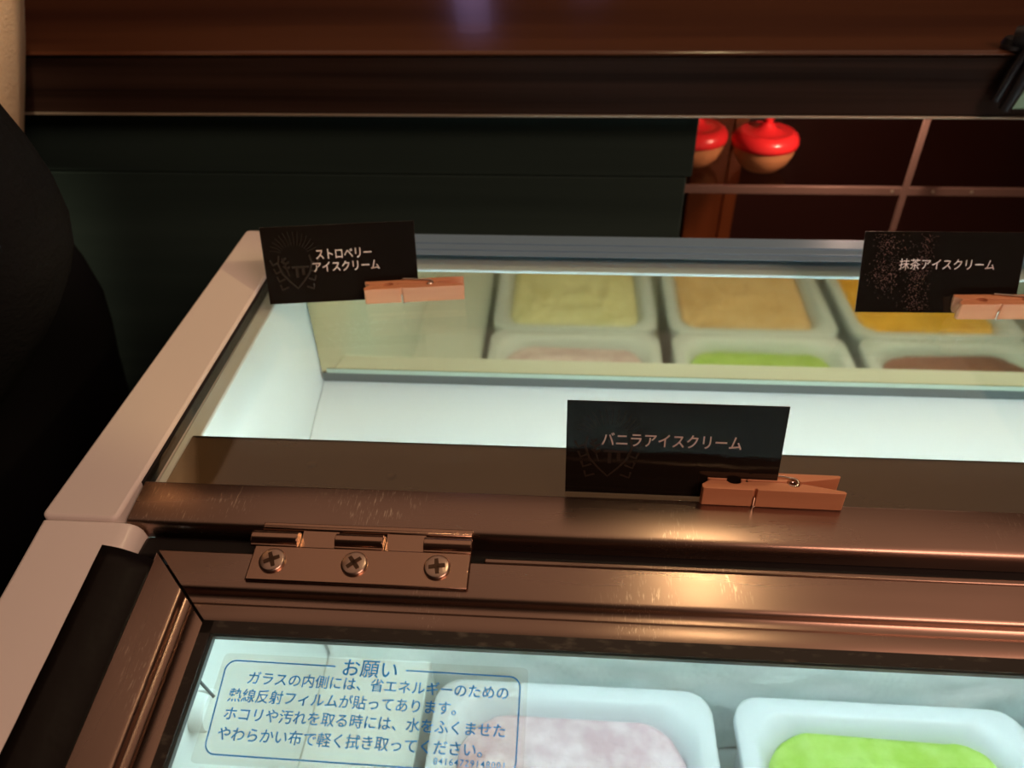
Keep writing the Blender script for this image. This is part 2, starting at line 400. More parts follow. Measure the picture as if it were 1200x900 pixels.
for x, y in ((-0.118, 0.256), (-0.078, 0.250), (0.30, 0.255)):
    mb = MB().lathe([(0.0028, 0), (0.0028, 0.00015), (0.0022, 0.00025), (0.0018, 0.0001), (0.0001, 0.0001)], (x, y, -0.0066), 24)
    mb.build('weld_mark', M['flange'], fl)
# front rail
prof = [(0.2340, -0.013), (0.2340, 0.0008), (0.2332, 0.0012), (0.2150, -0.0010), (0.2134, -0.0014), (0.2124, -0.0021), (0.2119, -0.0032), (0.2117, -0.0044), (0.2117, -0.0105), (0.2140, -0.0115), (0.2140, -0.013)]
MB().prism(prof, X, -0.1872, 0.583).build('front_rail', M['bronze'], fz, smooth=50)
prof = [(0.2139, -0.016), (0.2139, -0.0105), (0.2045, -0.0125), (0.2030, -0.0100), (0.2010, -0.0100), (0.2000, -0.0125), (0.1960, -0.0140), (0.1960, -0.018)]
MB().prism(prof, X, -0.1770, 0.583).build('gutter', M['black_gap'], fz)
MB().prism([(0.2050, -0.0124), (0.2042, -0.0062), (0.2018, -0.0062), (0.2010, -0.0124)], X, -0.030, 0.583).build('gutter_bead', M['bronze'], fz, bev=0.0006)

# lid: four mitred frame members, glass, gasket, sticker, hinge
X0, X1 = -0.1660, 0.5700
prof = [(0.0, -0.0125), (0.0, -0.0008), (0.0008, 0.0), (0.0150, 0.0), (0.0160, -0.0002), (0.0168, -0.0008), (0.0172, -0.0018), (0.0176, -0.0028), (0.0182, -0.0032), (0.0212, -0.0032), (0.0218, -0.0028), (0.0222, -0.0021), (0.0230, -0.0018), (0.0288, -0.0032), (0.0292, -0.0040), (0.0292, -0.0125)]
def member(sidename):
    m = MB(); g = 0.0003; rows = []
    for t, wv in prof:
        if sidename == 'rear': a, b = (X0 + t + g, t), (X1 - t - g, t)
        elif sidename == 'front': a, b = (X0 + t + g, SL - t), (X1 - t - g, SL - t)
        elif sidename == 'left': a, b = (X0 + t, t + g + 0.0010), (X0 + t, SL - t - g - 0.0006)
        else: a, b = (X1 - t, t + g + 0.0010), (X1 - t, SL - t - g - 0.0006)
        rows.append((L(a[0], a[1], wv), L(b[0], b[1], wv)))
    n = len(rows)
    vs = [r[0] for r in rows] + [r[1] for r in rows]
    fs = [(i, (i + 1) % n, n + (i + 1) % n, n + i) for i in range(n)] + [list(range(n)), [n + i for i in range(n)]]
    return m.add(vs, fs)
def lid_box(x0, x1, s0, s1, w0, w1, m=None, mi=0):
    m = m or MB()
    c = [L(x, s, wv) for wv in (w0, w1) for s in (s0, s1) for x in (x0, x1)]
    return m.add(c, [(0, 1, 3, 2), (4, 6, 7, 5), (0, 4, 5, 1), (1, 5, 7, 3), (3, 7, 6, 2), (2, 6, 4, 0)], mi)
lid = member('rear').build('lid', M['bronze'], fz, smooth=40)
lid['label'] = 'hinged lid frame of bronze metal around a pane'
for s_ in ('left', 'right', 'front'):
    member(s_).build('frame_bar', M['bronze_side'] if s_ != 'front' else M['bronze'], lid, smooth=40)
lid_box(X0 + 0.001, X0 + 0.0285, 0.001, SL - 0.001, -0.0124, -0.0112).build('frame_backing', M['black_gap'], lid)
# the pane is held by a rubber gasket that stands between frame and glass
lid_box(X0 + 0.0286, X1 - 0.0286, 0.0286, SL - 0.0286, -0.0095, -0.0035).build('lid_glass', M['lid_glass'], lid)
mb = MB(); T = 0.0056
for a in ((X0 + 0.0288, X1 - 0.0288, 0.0288, 0.0288 + T - 0.0003), (X0 + 0.0288, X1 - 0.0288, SL - 0.0288 - T, SL - 0.0288), (X0 + 0.0288, X0 + 0.0288 + T - 0.0012, 0.0288, SL - 0.0288), (X1 - 0.0288 - T, X1 - 0.0288, 0.0288, SL - 0.0288)):
    lid_box(*a, -0.0034, -0.0026, mb)
mb.build('gasket', M['grime'], lid)
mb = MB()
for a in ((X0 + 0.0286, X1 - 0.0286, 0.0286, 0.0286 + T - 0.002), (X0 + 0.0286, X0 + 0.0286 + T - 0.0025, 0.0286, SL - 0.0286)):
    lid_box(*a, -0.0122, -0.0096, mb)
mb.build('inner_gasket', M['channel'], lid)
# sticker
SW = -0.0034
pts = rrect(-0.1245, 0.0412, -0.0092, 0.0805, 0.002, 4)
m_ = MB(); n = len(pts)
m_.add([L(x, s, SW) for x, s in pts] + [L(x, s, SW + 0.00012) for x, s in pts], [list(range(n)), [n + i for i in range(n)]] + [(i, (i + 1) % n, n + (i + 1) % n, n + i) for i in range(n)])
stk = m_.build('notice_sticker', M['film'], lid); stk['label'] = 'clear notice sticker printed with blue lettering'
TW = SW + 0.00018
mb = MB()
def skew(x, s): return x + 0.030 * (s - 0.044) * max(0.0, (-0.012 - x) / 0.11) * 2.0, s + 0.008 * (x + 0.12)
outl = rrect(-0.1230, 0.0437, -0.0117, 0.0775, 0.0042, 8); inl = rrect(-0.1230 + 0.0005, 0.0437 + 0.0005, -0.0117 - 0.0005, 0.0775 - 0.0005, 0.0037, 8)
def stroke(o_, i_, skip):
    n = len(o_); vs = [L(*skew(*p), TW) for p in o_] + [L(*skew(*p), TW) for p in i_]; fs = []
    for k in range(n):
        k2 = (k + 1) % n
        if skip(o_[k], o_[k2]): continue
        fs.append((k, k2, n + k2, n + k))
    return vs, fs
def dense(l):
    out = []
    for k in range(len(l)):
        a, b = l[k], l[(k + 1) % len(l)]
        m = max(1, int(math.hypot(b[0] - a[0], b[1] - a[1]) / 0.0012))
        out += [(a[0] + (b[0] - a[0]) * j / m, a[1] + (b[1] - a[1]) * j / m) for j in range(m)]
    return out
def densepair(a_, b_):
    A, B = [], []
    for k in range(len(a_)):
        a, b = a_[k], a_[(k + 1) % len(a_)]; c, d = b_[k], b_[(k + 1) % len(b_)]
        m = max(1, int(math.hypot(b[0] - a[0], b[1] - a[1]) / 0.0012))
        for j in range(m):
            A.append((a[0] + (b[0] - a[0]) * j / m, a[1] + (b[1] - a[1]) * j / m)); B.append((c[0] + (d[0] - c[0]) * j / m, c[1] + (d[1] - c[1]) * j / m))
    return A, B
A_, B_ = densepair(outl, inl)
mb.add(*stroke(A_, B_, lambda p, q: p[1] < 0.0440 and q[1] < 0.0440 and -0.0815 < p[0] < -0.0548))
mb.build('sticker_border', M['text_blue'], stk, smooth=0)
mb = MB()
fl2 = lambda x, y: L(x, -y + 0.008 * (x + 0.12), TW)
for body, xa, xb, sm in (('お願い', -0.0782, -0.0578, 0.0442), ('ガラスの内側には、省エネルギーのための', -0.1128, -0.0160, 0.0500), ('熱線反射フィルムが貼ってあります。', -0.1182, -0.0343, 0.0566),
                         ('ホコリや汚れを取る時には、水をふくませた', -0.1176, -0.0163, 0.0632), ('やわらかい布で軽く拭き取ってください。', -0.1178, -0.0238, 0.0701), ('84164729148001', -0.0402, -0.0158, 0.0746)):
    mb.add(*text_mesh(body, fl2, xa, xb, -sm, offset=0.005 if body[0] == '8' else 0.008, spacing=1.2 if body[0] == '8' else 1.0))
mb.build('sticker_lettering', M['text_blue'], stk, smooth=0)
# hinge
hb = lid_box(-0.1247, -0.0346, -0.0030, 0.0132, 0.0001, 0.0016)
hg = hb.build('hinge', M['hinge'], fz, bev=0.0007)
for xa, xb in ((-0.1268, -0.1072), (-0.0915, -0.0713), (-0.0545, -0.0346)):
    pts = []
    for k in range(25):
        t = R(-60 + 300 * k / 24); pts.append((0.0033 * math.cos(t), 0.0033 * math.sin(t)))
    n = len(pts)
    mb = MB()
    mb.add([L(xa, -0.0066 + p, 0.0004 + q) for p, q in pts] + [L(xb, -0.0066 + p, 0.0004 + q) for p, q in pts], [list(range(n)), [n + i for i in range(n)]] + [(i, (i + 1) % n, n + (i + 1) % n, n + i) for i in range(n)])
    lid_box(xa, xb, -0.0045, -0.0028, 0.0004, 0.0016, mb)
    mb.build('knuckle', M['hinge'], hg, bev=0.0003)
for xa, xb in ((-0.1070, -0.0917), (-0.0711, -0.0547)):
    mb = MB()
    lid_box(xa, xb, -0.0140, -0.0030, -0.0030, -0.0015, mb)
    mb.build('rail_leaf', M['hinge'], hg)
mb = MB().box((-0.1250, 0.2105, -0.0008), (-0.0353, 0.2128, 0.0012))
mb.prism([(0.2126, -0.0004), (0.2126, 0.0012), (0.2098, 0.0010), (0.2092, 0.0002), (0.2092, -0.006), (0.2104, -0.006), (0.2104, -0.0008)], X, -0.1250, -0.0353)
mb.build('leaf_lip', M['hinge'], hg, bev=0.0005)
for i, x in enumerate((-0.1153, -0.0814, -0.0477)):
    s0 = 0.0043
    def SPt(a, b, c, x=x, s0=s0): return L(x + a, s0 - b, 0.0016 + c)
    mb = MB(); n = 32
    prof_s = [(0.0054, 0.0), (0.0054, 0.0008), (0.0051, 0.0012), (0.0046, 0.0014), (0.0016, 0.0016), (0.0001, 0.0016)]
    vs = []; fs = []
    for r_, z_ in prof_s:
        for k in range(n): vs.append(SPt(r_ * math.cos(2 * math.pi * k / n), r_ * math.sin(2 * math.pi * k / n), z_))
    for j in range(len(prof_s) - 1):
        for k in range(n): fs.append((j * n + k, j * n + (k + 1) % n, (j + 1) * n + (k + 1) % n, (j + 1) * n + k))
    mb.add(vs, fs)
    sc = mb.build('screw', M['screw'], hg)
    # cross recess: four dark sloping slots with bright side walls
    mb = MB(); a0 = R((25, 40, 10)[i])
    for q in range(4):
        a = a0 + q * math.pi / 2; d = Vector((math.cos(a), math.sin(a))); e = Vector((-d.y, d.x))
        w0, w1, ln_ = 0.00095, 0.00075, 0.0033
        top = [d * 0.0 + e * w0, d * ln_ + e * w1, d * ln_ - e * w1, -e * w0]
        z1 = 0.00182; z0 = 0.00172
        mb.add([SPt(p.x, p.y, z1 if True else z0) for p in top] + [SPt(p.x, p.y, 0.0010) for p in top], [(0, 1, 2, 3), (4, 7, 6, 5), (0, 4, 5, 1), (1, 5, 6, 2), (2, 6, 7, 3), (3, 7, 4, 0)])
    mb.build('screw_slot', M['recess'], sc, smooth=0)
# black tape over the left edge of the lid opening
mb = MB(); ns = 60
prof_t = [(-0.1905, -0.0004), (-0.186, -0.0005), (-0.182, -0.0010), (-0.1785, -0.0020), (-0.1750, -0.0032), (-0.1720, -0.0042), (-0.1695, -0.0048), (-0.1668, -0.0050)]
vs = []; fs = []
for j in range(ns + 1):
    for k, (x, wv) in enumerate(prof_t):
        u = k / (len(prof_t) - 1)
        s = -0.0010 + 0.0035 * u + (SL + 0.004) * j / ns
        jit = 0.0007 * noise.noise((j * 0.35, k * 0.3, 1.0)) if k < 4 else 0
        vs.append(L(x + (jit if k == 0 else 0), s, wv + jit * 0.5))
K = len(prof_t)
for j in range(ns):
    for k in range(K - 1): fs.append((j * K + k, j * K + k + 1, (j + 1) * K + k + 1, (j + 1) * K + k))
mb.add(vs, fs)
tp = mb.build('black_edge_tape', M['tape'], fz, smooth=60)
so = tp.modifiers.new('solid', 'SOLIDIFY'); so.thickness = 0.0005
mb = MB().box((-0.1790, 0.1985, -0.0140), (-0.1000, 0.2100, -0.0075))
mb.build('corner_gasket', M['black_gap'], fz, bev=0.002)
# round white plug on the inner left wall
Rm = Matrix.Rotation(R(90), 4, 'Y')
pk = MB().lathe([(0.0001, 0.0), (0.0105, 0.0), (0.0105, 0.006), (0.0095, 0.0075), (0.006, 0.008), (0.0001, 0.008)], (-0.180, 0.1905, -0.1190), 32, M4=Rm).build('liner_plug', M['liner'], fz)
MB().tube([(-0.1790, 0.1990, -0.1040), (-0.1700, 0.1935, -0.1112)], 0.0008, 8).build('wire_clip', M['channel'], fz)

# ------------------------------------------------------------------ tubs of ice cream
def tub(loc, ice_key, label, seed, group, depth):
    W, Ld, H = 0.197, depth, 0.130
    t = thing('ice_cream_tub', loc, label, 'tub', group)
    def ring(inset, r, z): return [(x, y, z) for x, y in rrect(-W / 2 + inset, -Ld / 2 + inset, W / 2 - inset, Ld / 2 - inset, r, 8)]
    loops = [ring(0.014, 0.020, 0.0), ring(0.012, 0.022, 0.003), ring(0.004, 0.020, H - 0.012), ring(0.004, 0.020, H - 0.008), ring(0.0, 0.019, H - 0.008), ring(0.0, 0.019, H - 0.001),
             ring(0.001, 0.018, H), ring(0.0105, 0.022, H), ring(0.0125, 0.024, H - 0.0012), ring(0.016, 0.028, H - 0.006), ring(0.020, 0.032, H - 0.016), ring(0.023, 0.032, H - 0.060)]
    mb = MB(); n = len(loops[0])
    vs = [p for l in loops for p in l]
    fs = [list(range(n))[::-1]] + [(j * n + k, j * n + (k + 1) % n, (j + 1) * n + (k + 1) % n, (j + 1) * n + k) for j in range(len(loops) - 1) for k in range(n)] + [[(len(loops) - 1) * n + k for k in range(n)]]
    mb.add(vs, fs); mb.build('tub_wall', M['tub'], t, local=True, smooth=50)
    mb = MB(); base = rrect(-W / 2 + 0.0180, -Ld / 2 + 0.0180, W / 2 - 0.0180, Ld / 2 - 0.0180, 0.034, 14); n = len(base); rings = 26
    vs = []; fs = []
    for j in range(rings + 1):
        q = 1 - j / rings * 0.985
        for x, y in base:
            px, py = x * q, y * q
            z = H - 0.0115 + 0.0045 * noise.fractal((px * 38 + seed, py * 38, seed * 3.1), 1, 2, 5) + 0.004 * noise.noise((px * 12, py * 12, seed)) + 0.004 * (1 - q ** 6) - (0.006 if q > 0.97 else 0)
            vs.append((px, py, z))
    for j in range(rings):
        for k in range(n): fs.append((j * n + k, j * n + (k + 1) % n, (j + 1) * n + (k + 1) % n, (j + 1) * n + k))
    fs.append([rings * n + k for k in range(n)])
    mb.add(vs, fs); mb.build('ice_cream', M[ice_key], t, local=True, smooth=70)
    return t
TZ = -0.400
G = 'ice cream tubs inside the freezer'
y1, y2 = 0.2185, 0.0200
tub((0.0140, y1, TZ), 'ice_pink', 'white tub of pale pink ice cream under the glass lid beside the sticker', 1, G, 0.169)
tub((0.2260, y1 - 0.002, TZ), 'ice_green', 'white tub of bright green ice cream under the glass lid', 2, G, 0.169)
tub((0.4380, y1, TZ), 'ice_brown', 'white tub of dark brown ice cream to the right of the green one', 3, G, 0.169)
tub((0.0140, y2, TZ), 'ice_vanilla', 'white tub of pale vanilla ice cream, reflected in the mirror above the pink tub', 4, G, 0.225)
tub((0.2260, y2, TZ), 'ice_caramel', 'white tub of light caramel ice cream, reflected in the mirror above the green tub', 5, G, 0.225)
tub((0.4380, y2, TZ), 'ice_mango', 'white tub of orange mango ice cream, reflected at the right of the mirror', 6, G, 0.225)

# ------------------------------------------------------------------ flavour cards and clothespins
def frame(loc, yaw, lean, roll):
    ex = Vector((math.cos(yaw) * math.cos(roll), math.sin(yaw) * math.cos(roll), math.sin(roll)))
    n0 = Vector((-math.sin(yaw), math.cos(yaw), 0))
    up = Vector((0, 0, 1)) * math.cos(lean) + n0 * math.sin(lean)
    up = (up - ex * up.dot(ex)).normalized(); bk = up.cross(ex)
    return Matrix(((ex.x, bk.x, up.x, loc[0]), (ex.y, bk.y, up.y, loc[1]), (ex.z, bk.z, up.z, loc[2]), (0, 0, 0, 1)))
def crest_mb(W, H):
    """a plain embossed crest: pointed shield with bars, side scrolls and a fan of rays"""
    mb = MB(); yy = -0.00022; cx, cz = W * 0.20, H * 0.50
    P = lambda a, b: (cx + a * 0.001, yy, cz + b * 0.001)
    def band(pts, wd):
        vs = []; fs = []
        for i, p in enumerate(pts):
            a = Vector(pts[max(0, i - 1)]); b = Vector(pts[min(len(pts) - 1, i + 1)]); t = (b - a).normalized(); nrm = Vector((-t.y, t.x))
            v = Vector(p); vs += [P(*(v + nrm * wd)), P(*(v - nrm * wd))]
        for i in range(len(pts) - 1): fs.append((2 * i, 2 * i + 1, 2 * i + 3, 2 * i + 2))
        mb.add(vs, fs)
    sh = [(-9, 6), (-10, 1), (-8, -5), (-4, -10), (0, -14), (4, -10), (8, -5), (10, 1), (9, 6)]
    band(sh, 0.5)
    for x in (0.6, 4.4): band([(x, -1.9), (x, -7.6 + x * 0.35)], 0.8)
    band([(-2.2, -1.2), (8, -1.2)], 0.6)
    band([(-7.5, 4.5), (-6.0, 1.5), (-5.4, -2.0), (-4.0, -6.5)], 0.35)
    for lx, lz, dx in ((-7.0, 3.0, 2.0), (-5.9, 0.6, 2.4), (-5.3, -2.2, 2.0), (-6.2, 1.2, -1.8), (-5.5, -1.8, -1.7)):
        band([(lx, lz), (lx + dx * 0.5, lz + 0.9), (lx + dx, lz + 1.5)], 0.55)
    for k in range(14):
        a = R(12 + 156 * k / 13); band([(8 * math.cos(a), 7 + 5 * math.sin(a)), (11 * math.cos(a), 7 + 9 * math.sin(a)), (14 * math.cos(a + 0.05), 7 + 13 * math.sin(a + 0.05))], 0.16)
    for sgn in (-1, 1):
        for k in range(4):
            z0 = 2 - 5 * k; band([(sgn * (10 - k * 1.5), z0), (sgn * (13 - k * 1.2), z0 - 1.5), (sgn * (14.5 - k * 1.5), z0 + 1.5)], 0.5)
    return mb
def card(mat4, lines, spans, label, glint=False):
    W, H = 0.0905, 0.0462
    c = thing('flavour_card', None, label, 'sign', 'flavour cards on the freezer', mat4)
    bd = MB().box((0, -0.00014, 0), (W, 0.00014, H)).build('card_sheet', [M['card'], M['card_edge']], c, local=True, smooth=0)
    for p in bd.data.polygons:
        if abs(p.normal.y) < 0.5: p.material_index = 1
    mb = MB()
    for body, xa, xb, zc, hh in spans:
        mb.add(*text_mesh(body, lambda x, z: (x, -0.00026, z), xa, xb, zc, offset=0.0 if '抹' in body else 0.010, height=hh))
    mb.build('lettering', M['text_card'], c, local=True, smooth=0)
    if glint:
        mb = MB(); rg = random.Random(4)  # scattered specks paint the glints of light on the crest
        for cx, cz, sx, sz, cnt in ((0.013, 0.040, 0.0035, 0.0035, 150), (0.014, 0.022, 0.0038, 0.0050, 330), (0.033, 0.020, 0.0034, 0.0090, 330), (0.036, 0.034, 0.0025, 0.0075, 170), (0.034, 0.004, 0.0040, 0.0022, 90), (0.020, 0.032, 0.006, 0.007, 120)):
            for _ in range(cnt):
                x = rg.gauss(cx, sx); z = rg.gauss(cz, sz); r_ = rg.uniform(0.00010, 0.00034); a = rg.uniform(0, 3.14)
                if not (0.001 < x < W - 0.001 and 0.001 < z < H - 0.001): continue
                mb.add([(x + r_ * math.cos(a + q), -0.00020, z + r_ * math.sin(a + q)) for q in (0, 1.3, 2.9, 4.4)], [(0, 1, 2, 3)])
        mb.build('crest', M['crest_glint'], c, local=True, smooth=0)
    else:
        crest_mb(W, H).build('crest', M['crest'], c, local=True, smooth=0)
    return c
PT = 0.0056
def pin_half(sgn):
    p = [(0.0, -0.0030), (0.0035, -0.0003), (0.0105, -0.0003)]
    p += [(0.0140 - 0.0030 * math.cos(R(a)), -0.0003 - 0.0019 * math.sin(R(a))) for a in range(15, 170, 22)]
    p += [(0.0175, -0.0003), (0.0195, -0.0008), (0.0215, -0.0003), (0.0355, -0.0004)]
    p += [(0.0390 - 0.0026 * math.cos(R(a)), -0.0004 - 0.0022 * math.sin(R(a))) for a in range(15, 170, 22)]
    p += [(0.0425, -0.0006), (0.0590, -PT + 0.0016), (0.0598, -PT + 0.0006), (0.0592, -PT)]
    p += [(0.0230, -PT), (0.0230, -PT + 0.0011), (0.0216, -PT + 0.0011), (0.0216, -PT), (0.0006, -PT), (0.0, -PT + 0.0008)]
    m = MB(); m.prism([(x, y * sgn) for x, y in p], Zx, 0.0, 0.0100); return m
def clothespin(mat4, label):
    t = thing('clothespin', None, label, 'clothespin', 'clothespins holding the cards', mat4)
    for sgn in (1, -1): pin_half(sgn).build('wooden_half', M['pin'], t, bev=0.0003, local=True, smooth=30)
    pth = []
    r_ = 0.0019; pth.append((0.0223, PT - 0.0004, 0.0045)); pth.append((0.0223, PT - 0.0002, 0.0098)); pth.append((0.0228, PT - 0.0008, 0.0106)); pth.append((0.030, 0.0028, 0.0110))
    for k in range(0, 61):
        a = R(100 - k * 30); pth.append((0.0390 + r_ * math.cos(a), r_ * math.sin(a), 0.0106 - 0.0106 * k / 60))
    pth += [(0.030, -0.0028, -0.0005), (0.0228, -PT + 0.0004, -0.0005), (0.0223, -PT + 0.0002, 0.0004), (0.0223, -PT + 0.0004, 0.0055)]
    MB().tube(pth, 0.00048, 8).build('spring', M['wire'], t, local=True)
    return t
def place(cardloc, yaw, lean, roll, spans, clabel, along, plabel, glint=False, pyaw=0.0, pdy=0.0):
    m4 = frame(cardloc, R(yaw), R(lean), R(roll))
    card(m4, None, spans, clabel, glint)
    ex = m4.to_3x3() @ Vector((1, 0, 0)); c = Vector(cardloc) + ex * along + Vector((0, pdy, 0))
    clothespin(frame((c.x, c.y + 0.0006, 0.0010), R(yaw + pyaw), R(2.0), 0.0), plabel)
place((0.0030, 0.2378, 0.0003), -0.8, 11, 0.5, [('バニラアイスクリーム', 0.0150, 0.0735, 0.0280, 0.0066)], 'black flavour card with one line of pale lettering standing at the front rail', 0.0582, 'peach wooden clothespin lying along the bronze front rail')
place((-0.1775, 0.3840, 0.0003), 7.5, 18.5, 0.0, [('ストロベリー', 0.0310, 0.0640, 0.0290, 0.0060), ('アイスクリーム', 0.0285, 0.0680, 0.0215, 0.0060)], 'black flavour card with two lines of pale lettering at the left end of the glass', 0.0585, 'wooden clothespin clipped to the two-line card at the left', pdy=-0.0018)
place((0.1690, 0.3875, 0.0012), 2.2, 22.0, -0.7, [('抹茶アイスクリーム', 0.0215, 0.0750, 0.0280, 0.0062)], 'black flavour card with painted glint specks over its crest, standing at the right of the glass', 0.0545, 'wooden clothespin cut by the right edge, clipped to the card with painted glints', True, pdy=-0.0028)

# ------------------------------------------------------------------ counter behind the freezer
ct = thing('serving_counter', (0.0, 0.80, FZ), 'long glossy brown wooden counter with dark apron behind the freezer', 'counter')
CY, CZ = 0.600, 0.0880
CL = -1.60
prof = [(CY + 0.004, CZ - 0.004), (CY - 0.0005, CZ - 0.0035), (CY - 0.0015, CZ - 0.002), (CY - 0.0005, CZ - 0.0005), (CY + 0.002, CZ), (1.00, CZ), (1.00, CZ - 0.004)]
MB().prism(prof, X, CL, 1.6).build('counter_top', M['counter_top'], ct, smooth=50)
MB().box((CL, CY + 0.0015, 0.0405), (1.6, CY + 0.022, CZ - 0.0041)).build('apron', M['apron'], ct, bev=0.001)
MB().box((CL, CY + 0.0005, 0.0385), (1.6, CY + 0.021, 0.0404)).build('trim_strip', M['trim'], ct, bev=0.0004)
mb = MB().box((CL + 0.04, 0.625, -0.020), (0.1052, 0.645, 0.0384)); mb.build('upper_board', M['board'], ct, bev=0.001)
mb = MB().box((CL + 0.04, 0.625, -0.90), (0.1010, 0.643, -0.0208)); mb.build('lower_board', M['board'], ct, bev=0.001)
mb = MB().box((CL + 0.04, 0.98, FZ), (1.58, 1.00, CZ - 0.0125)); mb.build('rear_panel', M['backwall'], ct)
for x in (CL + 0.04, 1.56): MB().box((x, 0.646, FZ), (x + 0.02, 0.98, CZ - 0.0125)).build('end_panel', M['board'], ct)
sh = MB().box((0.1060, 0.7600, -0.0930), (1.558, 0.9600, -0.0865)).build('shelf', M['shelf_glass'], ct)
MB().box((0.1060, 0.7560, -0.0945), (1.558, 0.7599, -0.0855)).build('shelf_edge', M['shelf_edge'], sh, bev=0.0008)
for x in (0.330, 0.370, 0.408):
    mb = MB().lathe([(0.0016, 0), (0.0016, 0.0008), (0.0001, 0.0012)], (x, 0.7559, -0.0895), 12, M4=Matrix.Rotation(R(90), 4, 'X'))
    mb.build('shelf_stud', M['trim'], sh)
MB().box((0.3285, 0.7300, -0.80), (0.3340, 0.7330, 0.0384)).build('glass_door_edge', M['shelf_edge'], ct)
po = MB().box((0.160, 0.9620, FZ + 0.001), (0.206, 0.9780, 0.074)).build('wooden_post', M['post'], ct, bev=0.001)
MB().box((0.206, 0.9560, FZ + 0.001), (0.222, 0.9780, 0.074)).build('post_edge', M['post'], po, bev=0.001)
def pot(loc, label):
    t = thing('lidded_pot', loc, label, 'pot', 'red-lidded pots on the shelf')
    MB().lathe([(0.0001, 0.0), (0.012, 0.0), (0.019, 0.0025), (0.0265, 0.010), (0.0312, 0.020), (0.0322, 0.0265), (0.0001, 0.0265)], n=48).build('bowl', M['tan'], t, local=True, smooth=50)
    ld = MB().lathe([(0.0001, 0.0266), (0.0322, 0.0266), (0.0338, 0.0275), (0.0345, 0.0310), (0.0338, 0.0350), (0.0318, 0.0385), (0.0285, 0.0410), (0.0250, 0.0420), (0.0235, 0.0412), (0.016, 0.0425), (0.010, 0.0445), (0.0072, 0.0475), (0.0060, 0.0495), (0.0001, 0.0495)], n=48).build('lid', M['red'], t, local=True, smooth=50)
    MB().lathe([(0.0001, 0.0494), (0.0042, 0.0496), (0.0042, 0.0525), (0.0062, 0.0555), (0.0068, 0.0590), (0.0052, 0.0620), (0.0001, 0.0632)], n=28).build('knob', M['red'], ld, local=True, smooth=60)
pot((0.2060, 0.8030, -0.0864), 'red-lidded tan pot on the dark shelf, seen whole')
pot((0.1350, 0.8150, -0.0864), 'red-lidded tan pot on the dark shelf, half hidden behind the dark board')
# black bracket on the counter edge at the right
bk = thing('holder_clip', (0.306, 0.594, 0.0880), 'black plastic clip hooked over the counter edge at the right', 'clip')
MB().tube([(0.315, 0.602, 0.0975), (0.320, 0.598, 0.0985), (0.327, 0.593, 0.0950), (0.3280, 0.5905, 0.088), (0.3240, 0.5885, 0.072), (0.3180, 0.5875, 0.050)], [0.0065, 0.0085, 0.0080, 0.0065, 0.0048, 0.0042], 14).build('clip_arm', M['black_plastic'], bk)
MB().tube([(0.322, 0.5945, 0.090), (0.3175, 0.5935, 0.078), (0.3120, 0.5925, 0.055)], 0.0035, 12).build('clip_leg', M['black_plastic'], bk)
MB().lathe([(0.0001, 0), (0.009, 0.0), (0.010, 0.003), (0.008, 0.007), (0.0001, 0.008)], (0.319, 0.606, 0.0882), 24).build('clip_foot', M['black_plastic'], bk)
MB().box((0.3225, 0.5860, 0.051), (0.352, 0.5885, 0.068)).build('clip_plate', M['green_plate'], bk, bev=0.001)

# ------------------------------------------------------------------ pendant lamp of the room and added violet glows
def pendant(loc, label):
    t = thing('pendant_lamp', loc, label, 'lamp', 'pendant lamps over the counter')
    MB().lathe([(0.0001, 0.0), (0.03, 0.004), (0.042, 0.03), (0.03, 0.06), (0.015, 0.075), (0.0001, 0.078)], n=28).build('bulb', M['bulb'], t, local=True)
    MB().lathe([(0.11, 0.02), (0.085, 0.08), (0.03, 0.12), (0.028, 0.118), (0.083, 0.077), (0.108, 0.02)], n=36).build('lamp_shade', M['shade'], t, local=True)
    MB().tube([(0, 0, 0.11), (0, 0, 1.52 - loc[2])], 0.004, 8).build('cord', M['black_plastic'], t, local=True)
pendant((0.285, 0.60, 1.22), 'brass pendant lamp hanging above the counter')
tag(MB().tube([(-0.31, 2.53, 0.26), (-0.31, 2.53, 0.90)], 0.055, 16).build('violet_glow_tube', M['violet']), 'violet glowing tube added at the back wall, mirrored in the counter top', 'lamp')  # added glow, placed only for its reflection in the counter top
tag(MB().lathe([(0.0001, 0), (0.05, 0.01), (0.06, 0.05), (0.04, 0.09), (0.0001, 0.10)], (0.053, 2.53, 0.46), 20).build('violet_glow_globe', M['violet']), 'small violet glowing globe added at the back wall for its reflection', 'lamp')  # smaller added glow, likewise there for the counter reflection

# ------------------------------------------------------------------ person at the left
def skin_mesh(name, verts, edges, radii, m, parent, root=0, sub=2):
    me = D.meshes.new(name); me.from_pydata(verts, edges, []); me.materials.append(m)
    o = D.objects.new(name, me); COL.objects.link(o)
    o.parent = parent
    sk = o.modifiers.new('skin', 'SKIN'); sk.use_smooth_shade = True
    if not me.skin_vertices: me.skin_vertices.new(name='')
    for i, v in enumerate(me.skin_vertices[0].data):
        r = radii[i]; v.radius = r if isinstance(r, tuple) else (r, r); v.use_root = (i == root)
    s = o.modifiers.new('sub', 'SUBSURF'); s.levels = sub; s.render_levels = sub
    return o
PX, PY = -0.490, 0.468
person = thing('person', (PX, PY, FZ), 'person in a black-sleeved top and beige waistcoat standing left of the freezer, elbow bent', 'person')
z0 = -FZ    # local heights are measured from the floor
